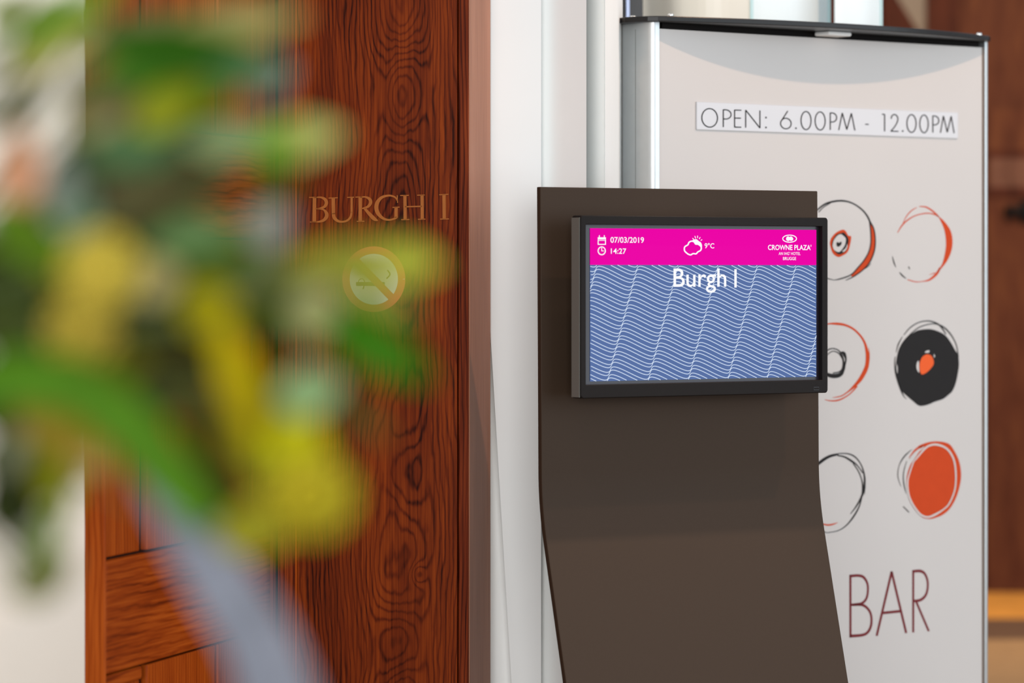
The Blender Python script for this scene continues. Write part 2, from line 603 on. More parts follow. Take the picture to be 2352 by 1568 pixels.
# no smoking sticker
nos = empty('no_smoking_sign', tuple(PIL.o), PIL.a)
tag(nos, 'round no smoking sticker with orange red ring below the gold letters', 'sign')
cpx = lambda x, y: PIL.uv(x, y)
M_stick = plain('sticker_white', (226, 226, 220), 0.4)
M_stick_red = plain('sticker_red', (214, 70, 30), 0.4)
k = Ink(cpx, -0.0003, 0.0006); k.disc(859, 641, 71, 74, 40); k.build('disc', M_stick, nos)
k = Ink(cpx, -0.0012); k.arc(859, 641, 64, 67, 0, 360, 17, 48); k.build('ring', M_stick_red, nos)
k = Ink(cpx, -0.0014); k.stroke(814, 594, 905, 688, 17); k.build('slash', M_stick_red, nos)
k = Ink(cpx, -0.0010); k.stroke(818, 652, 884, 652, 9)
k.line([(826, 655, 2), (824, 645, 2), (832, 640, 2), (838, 648, 2), (834, 664, 3)], curve=True)
k.line([(888, 640, 3), (896, 630, 3), (890, 620, 3)], curve=True)
k.build('cigarette_print', plain('sticker_black', (60, 58, 50), 0.5), nos)

# ------------------------------------------------------------------ open panelled door
DOOR = Frame(634, 6.44, 74.0)
door = empty('door_1', tuple(DOOR.o), DOOR.a)
tag(door, 'open reddish brown panelled door beside the knotty wooden surround', kind='structure')
uD = lambda px: DOOR.uv(px, HY)[0]
zD = lambda px, py: DOOR.uv(px, py)[1]
un = uD(241)
z_r1b, z_r1t = zD(245, 1549), zD(245, 1289)    # lower rail
z_r2b, z_r2t = zD(515, 545), zD(245, 284)      # upper rail
DT = 0.036
box('core', un + 0.002, 0, 0.016, 0.024, 0.01, 2.4, plain('groove_shade_brown', (40, 17, 8), 0.8, spec=0.1), door)  # core coloured dark so the board grooves look shaded
box('back_face', un + 0.002, 0, 0.024, DT, 0.01, 2.4, M_doorwood_v, door)
box('edge_stile', un, un + 0.006, 0.0, DT, 0.01, 2.4, M_doorwood_v, door, bevel=0.0015)
cols = [(uD(244), uD(333)), (uD(343), uD(499)), (uD(505), uD(581)), (uD(585), uD(632))]
zones = [(0.16, z_r1b), (z_r1t, z_r2b), (z_r2t, 2.28)]
for (za, zb) in ((z_r1b, z_r1t), (z_r2b, z_r2t), (2.28, 2.4), (0.01, 0.16)):
    box('rail', un + 0.0062, -0.002, 0.0, 0.018, za, zb, M_doorwood_h, door, bevel=0.003)
for (za, zb) in zones:
    for i, (ua, ub) in enumerate(cols):
        dy = 0.010 if i == 0 else 0.004
        um = (ua + ub) / 2
        zz0, zz1 = za + 0.004, zb - 0.004
        if i == 0:
            zz1 -= 0.022
            box('moulding', ua, ub, 0.004, 0.02, zb - 0.026, zb - 0.003, M_doorwood_h, door, bevel=0.005)
        box('board', ua, ub, dy, 0.02, zz0, zz1, M_doorwood_v, door, bevel=0.0025)

# ------------------------------------------------------------------ white walls right of the pilaster
SB = 6.485
wa = [P(1128 - 0.0, 790, SB), P(1178, 1620, SB)]
# set-back wall added so its wedge stands in for a bluish shadow
o = box('wall_shadow_wedge', P(1126.5, 0, 6.53).x, P(1230, 0, 6.53).x, 6.53, 6.6, 0, 3.4, M_white)
tag(o, 'set-back wall sliver standing in for the shadow wedge between wooden surround and white pier', kind='structure')
# white pier, left edge sloped to shape the shadow wedge
sl = (wa[1].x - wa[0].x) / (wa[1].z - wa[0].z)
xl = lambda z: wa[0].x + sl * (z - wa[0].z)
xr = P(1243, 0, SB).x
vv = []
for yy in (SB, SB + 0.30):
    vv += [(xl(0), yy, 0), (xr, yy, 0), (xr, yy, 3.4), (xl(3.4), yy, 3.4)]
o = mesh_obj('wall_pier', vv, [(0, 1, 2, 3), (5, 4, 7, 6), (0, 4, 5, 1), (1, 5, 6, 2), (2, 6, 7, 3), (3, 7, 4, 0)], M_white)
tag(o, 'white wall pier with edge sloped to shape the shadow wedge between wooden surround and kiosk', kind='structure')
# wall beyond the pier: a softly set-back bay, a shaded strip and the bright daylit reveal
X = lambda px, d: P(px, 0, d).x
o = prism_z('wall_bay', [(xr, SB + 0.03), (X(1346, SB), SB - 0.03), (X(1346, SB), SB + 0.30), (xr, SB + 0.30)], 0, 3.4, M_white)
tag(o, 'white wall bay above the kiosk, right of the sloping pier', kind='structure')
o = prism_z('wall_niche', [(X(1346, SB), SB + 0.11), (X(1390, SB + 0.03), SB + 0.03), (X(1390, SB + 0.03), SB + 0.3), (X(1346, SB), SB + 0.3)], 0, 3.4, M_white)
tag(o, 'narrow shaded strip of white wall before the bright reveal', kind='structure')
xq = X(1388, SB + 0.03)
o = prism_z('wall_reveal', [(xq, SB + 0.028), (X(1430, 6.93), 6.93), (X(1430, 6.93), 7.0), (xq, 7.0)], 0, 3.4, M_white)
tag(o, 'bright daylit wall reveal just left of the black post', kind='structure')

# ------------------------------------------------------------------ partition behind the sign
GP = Frame(1432, 7.50, 4.0)
gp = empty('glass_partition', tuple(GP.o), GP.a)
tag(gp, 'white partition of curved panes with a black metal post behind the bar sign', 'partition')
uG = lambda px: GP.uv(px, 40)[0]
box('post', uG(1432), uG(1476), -0.01, 0.06, 0, 3.2, M_black, gp, bevel=0.004)
box('post_highlight', uG(1437), uG(1444), -0.016, -0.008, 0, 3.2, plain('post_highlight_grey', (120, 128, 150), 0.25, metal=0.6), gp)  # bluish strip stands in for a highlight on the black post
M_pane = plain('frosted_white_pane', (216, 226, 228), 0.35, noise=0.01, nscale=5)
M_pane_edge = plain('green_glass_edge', (168, 198, 200), 0.3)


def pane(px0, px1, bulge, skew, mat=M_pane):
    ua, ub = uG(px0), uG(px1)
    f, bk = [], []
    for i in range(15):
        t = i / 14
        yy = 0.05 - bulge * math.sin(math.pi * t) + skew * (t - 0.5)
        f.append((ua + (ub - ua) * t, yy))
        bk.append((ua + (ub - ua) * t, yy + 0.012))
    o = prism_z('pane', f + bk[::-1], 0, 3.2, mat, gp, smooth=False)
    box('pane_edge', ub - 0.003, ub + 0.0035, 0.05 + skew * 0.5 - 0.004, 0.05 + skew * 0.5 + 0.018, 0, 3.2, M_pane_edge, o)


pane(1479, 1726, 0.05, -0.10, plain('frosted_cream_pane', (208, 204, 192), 0.4, noise=0.01, nscale=5))
pane(1727, 1921, 0.02, 0.10)
pane(1921.5, 2038, 0.02, 0.06)
box('base_rail', uG(1432), uG(2040), -0.02, 0.10, 0, 0.06, M_black, gp)

# ------------------------------------------------------------------ information kiosk with its display
KIO = Frame(1559, 6.36, 32.5)          # front of the stand panel
kio = empty('info_kiosk', tuple(KIO.o), KIO.a)
tag(kio, 'dark brown floor standing kiosk with a lit information screen', 'kiosk')
M_kiosk = plain('brown_anodised_panel', (58, 45, 35), 0.55, spec=0.12, noise=0.03, nscale=300)
M_bezel = plain('black_bezel', (25, 21, 20), 0.5, spec=0.10, noise=0.05, nscale=200)
M_surround = plain('screen_surround', (30, 24, 34), 0.3)
ku0, kzt = KIO.uv(1241, 429)
ku1 = KIO.uv(1878, 436)[0]
zb0 = KIO.uv(1244, 1090)[1]; zb1 = KIO.uv(1244, 1250)[1]
prof = []
for i in range(5):
    z = kzt + (zb0 - kzt) * i / 4
    prof.append((-(kzt - z) * 0.009, z))
y, z = prof[-1]
n = 12
for i in range(1, n + 1):
    t = i / n
    a = math.radians(0.5 + (14.5 - 0.5) * t)
    dz = (zb0 - zb1) / n
    z -= dz; y -= math.tan(a) * dz
    prof.append((y, z))
y0, z0 = y, z
prof.append((y0 - math.tan(math.radians(14.5)) * (z0 - 0.012), 0.012))
back = [(p[0] + 0.012, p[1]) for p in prof[::-1]]
prism_x('stand_panel', prof + back, ku0, ku1, M_kiosk, kio)
box('base_plate', ku0 - 0.02, ku1 + 0.02, prof[-1][0] - 0.02, 0.10, 0, 0.012, M_kiosk, kio, bevel=0.003)
box('rear_strut', ku0 + 0.2, ku1 - 0.2, 0.012, 0.05, 0.012, kzt - 0.25, M_kiosk, kio)
box('strut_foot', ku0 + 0.2, ku1 - 0.2, prof[-1][0] + 0.02, 0.05, 0.012, 0.08, M_kiosk, kio)

MY = -0.078                       # front face of the bezel
MC = lambda px, py: KIO.uv(px, py, MY)
mu0, mzt = MC(1334, 494); mu1, mzb = MC(1902, 903)
mzb = (MC(1334, 914)[1] + mzb) / 2
iu0, izt = MC(1346, 516); iu1, izb = MC(1889, 873)
izt = (izt + MC(1889, 519)[1]) / 2
izb = (izb + MC(1346, 883)[1]) / 2
# bezel: a rounded frame with an opening
bm = bmesh.new()


def ring_pts(a0, a1, b0, b1, rad, y):
    out = []
    for (cx_, cz_, s) in ((a1 - rad, b1 - rad, 0), (a0 + rad, b1 - rad, 90), (a0 + rad, b0 + rad, 180), (a1 - rad, b0 + rad, 270)):
        for i in range(5):
            th = math.radians(s + 90 * i / 4)
            out.append(bm.verts.new((cx_ + rad * math.cos(th), y, cz_ + rad * math.sin(th))))
    return out


D = 0.028
rings = [ring_pts(mu0, mu1, mzb, mzt, 0.006, MY + D),
         ring_pts(mu0, mu1, mzb, mzt, 0.006, MY + 0.0015),
         ring_pts(mu0 + 0.0015, mu1 - 0.0015, mzb + 0.0015, mzt - 0.0015, 0.005, MY),
         ring_pts(iu0 - 0.0008, iu1 + 0.0008, izb - 0.0008, izt + 0.0008, 0.0006, MY),
         ring_pts(iu0, iu1, izb, izt, 0.0005, MY + 0.0008),
         ring_pts(iu0, iu1, izb, izt, 0.0005, MY + 0.0105)]
for a, b_ in zip(rings[:-1], rings[1:]):
    for i in range(20):
        j = (i + 1) % 20
        bm.faces.new((a[i], a[j], b_[j], b_[i]))
bm.faces.new(rings[0])
mon = bm_obj('monitor', bm, M_bezel, kio)
tag(mon, 'black framed display with a magenta header')
box('side_trim', mu0 - 0.0012, mu0 + 0.0002, MY + 0.003, MY + D, mzb + 0.002, mzt - 0.004, plain('grey_side_trim', (104, 104, 98), 0.5), mon)
box('wall_mount', (mu0 + mu1) / 2 - 0.10, (mu0 + mu1) / 2 + 0.10, MY + D, 0.004, (mzb + mzt) / 2 - 0.08, (mzb + mzt) / 2 + 0.08, M_black, kio)
SY = MY + 0.0100
SC = lambda px, py: KIO.uv(px, py, SY)
box('screen_surround', iu0 + 0.0002, iu1 - 0.0002, SY + 0.0008, SY + 0.004, izb, izt, M_surround, mon)
su0, szt = SC(1355, 523.5); su1, szb = SC(1875, 866)
szt = (szt + SC(1875, 528)[1]) / 2
szb = (szb + SC(1355, 874.5)[1]) / 2
zmag = (SC(1355, 609)[1] + SC(1875, 608)[1]) / 2
M_blue = glow('display_blue', (88, 112, 164))
M_mag = glow('display_magenta', (236, 0, 166))
M_dwhite = glow('display_white', (252, 252, 255))
M_dline = glow('display_pale_line', (214, 228, 248))


def quad(name, u0, u1, z0, z1, y, mat, parent):
    return mesh_obj(name, [(u0, y, z0), (u1, y, z0), (u1, y, z1), (u0, y, z1)], [(0, 1, 2, 3)], mat, parent)


quad('screen', su0, su1, szb, zmag, SY, M_blue, mon)
quad('header_band', su0, su1, zmag, szt, SY, M_mag, mon)
# wave pattern
k = Ink(lambda u, z: (u, z), SY - 0.0003)
pxm = (su1 - su0) / 520.0            # metres per picture pixel along the screen
period = 0.1667 * (su1 - su0)
zpx = (szt - szb) / 347.0
lw = 1.6 * zpx
zc = zmag + (24 + 17.6 * 8) * zpx
row = 0
while zc > szb - 40 * zpx:
    ph = 0.80 - 0.0262 * row
    for rep in range(-2, 9):
        seg = []
        for i in range(49):
            t = i / 48
            xx = su0 + period * (rep + ph + t + 0.25 * (1 - math.cos(2 * math.pi * t)) / 2)
            zz = zc + 7.9 * zpx * math.cos(2 * math.pi * t) - 17.6 * zpx * (xx - su0 - period * ph) / period
            seg.append((xx, zz))
        cur = []
        for (xx, zz) in seg:
            if su0 <= xx <= su1 and szb <= zz <= zmag:
                cur.append((xx, zz, lw))
            else:
                if len(cur) > 1: k.line(cur)
                cur = []
        if len(cur) > 1: k.line(cur)
    zc -= (7.2 if row % 2 == 0 else 10.4) * zpx
    row += 1
k.build('wave_lines', M_dline, mon)
# writing on the display
c6 = lambda x, y: (1320 + x / 4.055, 490 + y / 4.055)


def tb(x0, y0, x1, y1):
    a = c6(x0, y0); b_ = c6(x1, y1)
    return (a[0], a[1], b_[0], b_[1])


TY = SY - 0.0006
text_mesh('date_text', '07/03/2019', KIO, TY, tb(333, 219, 645, 275), M_dwhite, mon, 0.012)
text_mesh('time_text', '14:27', KIO, TY, tb(337, 325, 480, 377), M_dwhite, mon, 0.012)
text_mesh('temperature_text', '9°C', KIO, TY, tb(1210, 275, 1300, 326), M_dwhite, mon, 0.012)
text_mesh('room_name_text', 'Burgh', KIO, TY, tb(920, 512, 1412, 738), M_dwhite, mon, 0.006)
text_mesh('room_number_text', 'I', KIO, TY, tb(1487, 519, 1509, 690), M_dwhite, mon, 0.0)
text_mesh('hotel_name_text', "CROWNE PLAZA'", KIO, TY, tb(1800, 290, 2204, 342), M_dwhite, mon, 0.02)
text_mesh('hotel_group_text', "AN IHG' HOTEL", KIO, TY, tb(1900, 358, 2103, 388), M_dwhite, mon, 0.006)
text_mesh('city_text', 'BRUGGE', KIO, TY, tb(1940, 405, 2062, 435), M_dwhite, mon, 0.010)
cs = lambda x, y: SC(*c6(x, y))
k = Ink(cs, TY)     # calendar
k.stroke(213, 232, 289, 232, 20); k.stroke(228, 203, 228, 225, 8); k.stroke(274, 203, 274, 225, 8)
k.stroke(217, 244, 217, 292, 9); k.stroke(285, 244, 285, 292, 9); k.stroke(213, 288, 289, 288, 9); k.stroke(213, 251, 289, 251, 6)
k.build('calendar_icon', M_dwhite, mon)
k = Ink(cs, TY)     # clock
k.arc(250, 348, 34, 37, 0, 360, 9, 36); k.stroke(250, 320, 250, 352, 7); k.stroke(247, 349, 270, 349, 7)
for i in range(12):
    a = math.radians(30 * i)
    k.stroke(250 + 25 * math.cos(a), 348 + 28 * math.sin(a), 250 + 29 * math.cos(a), 348 + 32 * math.sin(a), 4)
k.build('clock_icon', M_dwhite, mon)
k = Ink(cs, TY)     # weather: sun behind cloud
k.line([(1050, 376, 13), (1022, 348, 13), (1023, 312, 13), (1052, 292, 13), (1064, 268, 13), (1090, 258, 13), (1112, 266, 13), (1124, 284, 13),
        (1150, 288, 13), (1176, 312, 13), (1172, 342, 13), (1146, 358, 13), (1128, 376, 13), (1102, 374, 13), (1076, 386, 13)], curve=True, close=True)
k.fill([(1078, 266), (1095, 250), (1112, 243), (1132, 240), (1152, 256), (1176, 274), (1184, 304), (1178, 326), (1160, 296), (1134, 288), (1118, 276), (1098, 262)])
for (xa_, ya_, xb_, yb_) in ((1096, 230, 1110, 246), (1117, 210, 1124, 232), (1143, 207, 1142, 230), (1167, 221, 1158, 238), (1185, 243, 1172, 252)):
    k.stroke(xa_, ya_, xb_, yb_, 7)
k.build('weather_icon', M_dwhite, mon)
k = Ink(cs, TY)     # hotel emblem
k.arc(2000, 235, 64, 33, 0, 360, 9, 40)
k.fill([(1974, 218), (1986, 213), (2000, 219), (2012, 214), (2026, 222), (2034, 236), (2028, 250), (2014, 256), (2000, 252), (1986, 257), (1970, 248), (1967, 232)])
k.build('emblem', M_dwhite, mon)
bx, bz = MC(1875, 892)
k = Ink(lambda x, z: (bx + x, bz + z), MY - 0.0003)
k.line([(-0.006, 0.0025, 0.0008), (0.006, 0.0025, 0.0008), (0.006, -0.0025, 0.0008), (-0.006, -0.0025, 0.0008)], close=True)
k.build('button_outline', M_black, mon)

# ------------------------------------------------------------------ freestanding bar sign
SGN = Frame(1511, 6.84, 39.2)
sgn = empty('bar_sign', tuple(SGN.o), SGN.a)
tag(sgn, 'tall white freestanding bar sign with opening hours and painted rings', 'sign')
S = lambda px, py: SGN.uv(px, py)
M_poster = plain('white_poster', (193, 188, 185), 0.55, noise=0.008, nscale=4)
M_ink_black = plain('ink_charcoal', (34, 32, 32), 0.6, spec=0.12, noise=0.03)
M_ink_orange = plain('ink_orange', (190, 66, 26), 0.6, spec=0.12, noise=0.03)
M_ink_bar = plain('ink_wine', (112, 42, 46), 0.6, spec=0.12)
M_ink_white = plain('ink_paper_white', (193, 188, 185), 0.55)
M_cap = plain('black_glossy_cap', (24, 21, 20), 0.3, spec=0.25, noise=0.02)
s_u1 = S(2258, HY)[0]
s_zt = (S(1515, 77)[1] + S(2255, 99)[1]) / 2
box('poster_panel', -0.004, s_u1 + 0.004, 0.0, 0.006, 0.06, s_zt, M_poster, sgn)
box('rear_panel', -0.004, s_u1 + 0.004, 0.082, 0.088, 0.06, s_zt, M_poster, sgn)


def profile(ua, ub, side):
    """rounded aluminium edge post, plan polygon"""
    pts = []
    r = 0.012
    if side < 0:
        for i in range(7):
            th = math.radians(180 + 90 * i / 6)
            pts.append((ua + r + r * math.cos(th), -0.005 + r + r * math.sin(th)))
        pts += [(ub, -0.005), (ub, 0.093)]
        for i in range(7):
            th = math.radians(90 + 90 * i / 6)
            pts.append((ua + r + r * math.cos(th), 0.093 - r + r * math.sin(th)))
    else:
        pts += [(ua, 0.093), (ua, -0.005)]
        for i in range(7):
            th = math.radians(270 + 90 * i / 6)
            pts.append((ub - r + r * math.cos(th), -0.005 + r + r * math.sin(th)))
        for i in range(7):
            th = math.radians(0 + 90 * i / 6)
            pts.append((ub - r + r * math.cos(th), 0.093 - r + r * math.sin(th)))
    return prism_z('edge_post', pts, 0.02, s_zt + 0.0118, M_alu, sgn)


pl = profile(-0.019, -0.0006, -1)
box('seam', -0.0193, -0.0186, 0.044, 0.0455, 0.02, s_zt, plain('seam_grey', (120, 122, 120), 0.5), pl)
pr = profile(s_u1 + 0.0006, s_u1 + 0.0165, 1)
box('dark_rebate', s_u1 - 0.0035, s_u1 + 0.0004, -0.0006, 0.001, 0.06, s_zt, plain('rebate_grey', (110, 92, 80), 0.6), pr)
box('base_plate', -0.03, s_u1 + 0.03, -0.05, 0.16, 0, 0.02, M_black, sgn, bevel=0.004)
# lens-shaped top cap
ca, cb = -0.047, s_u1 + 0.030
um, ha = (ca + cb) / 2, (cb - ca) / 2
pts = []
NS = 40


def cap_half(q):
    return 0.060 * math.sqrt(max(0.0, 1 - (max(0.0, abs(q) - 0.90) / 0.10) ** 2)) + 0.088 * (1 - q * q)


for i in range(NS + 1):
    q = -1 + 2 * i / NS
    q = math.copysign(1 - (1 - abs(q)) ** 1.5, q)
    pts.append((um + ha * q, 0.044 - cap_half(q)))
for i in range(1, NS):
    q = 1 - 2 * i / NS
    q = math.copysign(1 - (1 - abs(q)) ** 1.5, q)
    pts.append((um + ha * q, 0.044 + cap_half(q)))
capz0 = s_zt + 0.012
cap = prism_z('top_cap', pts, capz0, capz0 + 0.011, M_cap, sgn, bevel=0.0015)
box('cap_spacer', 0.012, s_u1 - 0.012, 0.0005, 0.085, s_zt + 0.0002, capz0 - 0.0002, plain('spacer_black', (16, 13, 12), 0.7, spec=0.1), sgn)
box('light_clip', um - 0.03, um + 0.035, -0.045, -0.002, capz0 - 0.009, capz0 - 0.0005, M_white, cap, bevel=0.003)
for (su, sy) in ((0.012, 0.088), (0.030, -0.004), (s_u1 - 0.012, 0.0)):
    lathe('cap_screw', [(0.006, capz0 + 0.010), (0.006, capz0 + 0.017), (0.005, capz0 + 0.019)], M_steel, cap, 14, (su, sy))

# opening-hours plate
pz = [S(1598, 236), S(2198, 256), S(1598, 299), S(2198, 317)]
plate = box('hours_plate', pz[0][0], pz[1][0], -0.0035, 0.0, (pz[2][1] + pz[3][1]) / 2, (pz[0][1] + pz[1][1]) / 2, plain('acrylic_plate', (192, 191, 194), 0.25, coat=0.3), sgn, bevel=0.0008)
cO = lambda x, y: SGN.uv(1400 + x / 2.4706, y / 2.4706, -0.004)
ybase = lambda x: 719 + (x - 570) * 0.0262
ytop = lambda x: 618 + (x - 570) * 0.0298
GL = {
    'O': (lambda k, m, w: k.line([m(0.5 + 0.5 * math.cos(a), 0.5 + 0.52 * math.sin(a), w) for a in [2 * math.pi * i / 36 for i in range(37)]])),
    '0': (lambda k, m, w: k.line([m(0.5 + 0.5 * math.cos(a), 0.5 + 0.52 * math.sin(a), w) for a in [2 * math.pi * i / 36 for i in range(37)]])),
    'P': (lambda k, m, w: (k.line([m(0, 0, w), m(0, 1, w)]), k.line([m(0, 0.98, w), m(0.5, 0.97, w), m(0.88, 0.87, w), m(1, 0.72, w), m(0.88, 0.57, w), m(0.5, 0.47, w), m(0, 0.46, w)], curve=True))),
    'E': (lambda k, m, w: (k.line([m(0, 0, w), m(0, 1, w)]), k.line([m(0, 0.98, w), m(1, 0.98, w)]), k.line([m(0, 0.53, w), m(0.95, 0.53, w)]), k.line([m(0, 0.02, w), m(1, 0.02, w)]))),
    'N': (lambda k, m, w: (k.line([m(0, 0, w), m(0, 1, w)]), k.line([m(0, 1, w), m(1, 0, w)]), k.line([m(1, 0, w), m(1, 1, w)]))),
    'M': (lambda k, m, w: (k.line([m(0, 0, w), m(0.22, 1, w)]), k.line([m(0.22, 1, w), m(0.5, 0.04, w)]), k.line([m(0.5, 0.04, w), m(0.78, 1, w)]), k.line([m(0.78, 1, w), m(1, 0, w)]))),
    '6': (lambda k, m, w: (k.line([m(0.5 + 0.5 * math.cos(a), 0.3 + 0.3 * math.sin(a), w) for a in [2 * math.pi * i / 36 for i in range(37)]]), k.line([m(0.07, 0.44, w), m(0.68, 1.02, w)]))),
    '1': (lambda k, m, w: (k.line([m(0.9, 0, w), m(0.9, 1, w)]), k.line([m(0.9, 0.99, w), m(0, 0.99, w)]))),
    '2': (lambda k, m, w: (k.line([m(0.06, 0.74, w), m(0.14, 0.9, w), m(0.45, 1.0, w), m(0.8, 0.92, w), m(0.92, 0.74, w), m(0.78, 0.5, w), m(0.4, 0.22, w), m(0.0, 0.02, w)], curve=True), k.line([m(0, 0.02, w), m(1, 0.02, w)]))),
    '-': (lambda k, m, w: k.line([m(0, 0.38, w), m(1, 0.38, w)])),
    '.': (lambda k, m, w: k.line([m(0.5, 0.0, 9), m(0.5, 0.09, 9)])),
    ':': (lambda k, m, w: (k.line([m(0.5, 0.0, 9), m(0.5, 0.09, 9)]), k.line([m(0.5, 0.56, 9), m(0.5, 0.65, 9)]))),
}
M_txt = plain('ink_text_black', (24, 21, 20), 0.6, spec=0.12)
for ch, x0, x1 in (('O', 524, 613), ('P', 646, 690), ('E', 710, 748), ('N', 773, 854), (':', 880, 896), ('6', 971, 1031), ('.', 1050, 1066), ('0', 1087, 1144), ('0', 1167, 1224),
                   ('P', 1253, 1289), ('M', 1301, 1393), ('-', 1451, 1471), ('1', 1547, 1563), ('2', 1596, 1640), ('.', 1656, 1672), ('0', 1688, 1740), ('0', 1761, 1809), ('P', 1835, 1869), ('M', 1878, 1956)):
    def m(gx, gy, w, x0=x0, x1=x1):
        x = x0 + gx * (x1 - x0)
        return (x, ybase(x) + (ytop(x) - ybase(x)) * gy, w)
    k = Ink(cO, -0.004)
    GL[ch](k, m, 6.2)
    k.build('letter', M_txt, plate)

# BAR lettering
cB = lambda x, y: SGN.uv(1900 + x / 5.204, 1280 + y / 5.204)
k = Ink(cB, -0.0004)
k.stroke(276, 204, 277, 956, 26)
k.line([(265, 222, 32), (370, 215, 33), (435, 237, 31), (480, 315, 25), (483, 420, 25), (462, 498, 27), (412, 547, 31), (350, 559, 31), (275, 565, 28)], curve=True)
k.line([(300, 567, 26), (400, 563, 30), (460, 588, 30), (510, 650, 27), (528, 730, 26), (520, 820, 28), (480, 895, 31), (410, 927, 34), (265, 938, 36)], curve=True)
k.build('letter', M_ink_bar, sgn)
k = Ink(cB, -0.0004)
k.stroke(590, 936, 770, 165, 27); k.stroke(768, 165, 943, 902, 27); k.stroke(662, 662, 878, 640, 32)
k.build('letter', M_ink_bar, sgn)
k = Ink(cB, -0.0004)
k.stroke(1027, 150, 1027, 895, 25)
k.line([(1015, 166, 32), (1110, 161, 36), (1166, 196, 28), (1198, 280, 25), (1197, 380, 25), (1170, 458, 29), (1110, 508, 34), (1030, 520, 32)], curve=True)
k.stroke(1064, 530, 1213, 880, 25)
k.build('letter', M_ink_bar, sgn)

# painted rings
cA = lambda x, y: SGN.uv(1860 + x / 6.357, 440 + y / 6.357)
cM = lambda x, y: SGN.uv(1860 + x / 6.357, 710 + y / 6.357)
cZ = lambda x, y: SGN.uv(1860 + x / 6.273, 990 + y / 6.273)
L1, L2, L3 = -0.0004, -0.0008, -0.0012


def ring(label, conv, black=(), orange=(), black_fill=(), orange_fill=(), white_fill=(), white=(), top_black=(), top_black_fill=()):
    base = None
    for nm, mat, fills, lines, lay in (('orange_stroke', M_ink_orange, orange_fill, orange, L1), ('black_stroke', M_ink_black, black_fill, black, L2),
                                       ('white_gap', M_ink_white, white_fill, white, L3), ('black_mark', M_ink_black, top_black_fill, top_black, L3 - 0.0004)):
        if not fills and not lines: continue
        if nm == 'white_gap' and base is not None and not lines:
            for f in fills:
                k = Ink(conv, lay); k.fill(f); k.build(nm, mat, base)
            continue
        k = Ink(conv, lay)
        for f in fills: k.fill(f)
        for l in lines: k.line(l, curve=True)
        if base is None:
            base = k.build('painted_ring', mat, sgn); base['label'] = label
        else:
            k.build(nm, mat, base)


ring('black painted ring with an orange crescent and an orange eye', cA,
     orange_fill=[[(882, 450), (930, 540), (952, 680), (942, 850), (880, 1015), (780, 1135), (640, 1236), (605, 1210), (700, 1108), (790, 1000), (858, 880), (888, 750), (888, 600)],
                  [(290, 760), (310, 680), (380, 600), (470, 556), (520, 572), (560, 640), (602, 655), (590, 760), (550, 880), (460, 942), (400, 950), (330, 890)]],
     black=[[(-80, 600, 20), (0, 380, 22), (125, 250, 20), (250, 168, 26), (440, 132, 26), (600, 160, 20), (740, 245, 20), (830, 345, 22), (882, 450, 22), (930, 540, 18), (952, 680, 18), (942, 850, 18), (880, 1015, 18), (780, 1135, 16), (640, 1236, 18), (520, 1294, 8)],
            [(870, 430, 16), (888, 600, 16), (888, 750, 16), (858, 880, 16), (790, 1000, 16), (700, 1108, 16), (600, 1212, 18), (450, 1270, 18), (350, 1290, 8)],
            [(125, 300, 12), (200, 225, 12), (300, 165, 12)], [(890, 1040, 6), (860, 1080, 10), (800, 1125, 10)],
            [(350, 1290, 8), (150, 1225, 18), (0, 1060, 18), (-80, 850, 18), (-80, 600, 20)]],
     black_fill=[[(318, 790), (330, 720), (385, 630), (450, 606), (500, 602), (560, 690), (550, 790), (520, 870), (430, 916), (370, 880)]],
     white_fill=[[(326, 790), (345, 710), (400, 640), (450, 622), (490, 650), (520, 690), (505, 780), (450, 860), (410, 882), (350, 850)],
                 [(540, 760), (520, 820), (470, 870), (490, 878), (525, 845), (543, 800)]],
     top_black_fill=[[(380, 765), (390, 735), (420, 745), (452, 728), (455, 765), (430, 795), (395, 802)]])
ring('loose orange ring with a thick crescent on its right side', cA,
     orange=[[(1278, 602, 8), (1340, 500, 18), (1420, 420, 18), (1540, 350, 14), (1700, 315, 16), (1820, 332, 16), (1880, 366, 18)],
             [(1360, 460, 8), (1410, 360, 12), (1480, 280, 14), (1560, 230, 8)], [(1595, 216, 10), (1700, 226, 20), (1800, 290, 22), (1880, 366, 20)],
             [(1900, 1110, 26), (1870, 1170, 34), (1825, 1225, 36), (1740, 1288, 26), (1640, 1310, 10), (1540, 1315, 14), (1425, 1283, 12)], [(1830, 1185, 14), (1745, 1212, 6)]],
     orange_fill=[[(1865, 350), (1960, 430), (2050, 560), (2082, 700), (2070, 850), (2010, 1000), (1920, 1120), (1860, 1180), (1885, 1130), (1940, 1030), (1980, 850), (1985, 700), (1960, 550), (1905, 420)]],
     black=[[(1203, 940, 4), (1225, 1030, 16), (1255, 1105, 4)], [(1310, 1178, 10), (1350, 1225, 18), (1402, 1266, 8)], [(1437, 1093, 12), (1457, 1132, 12)]])
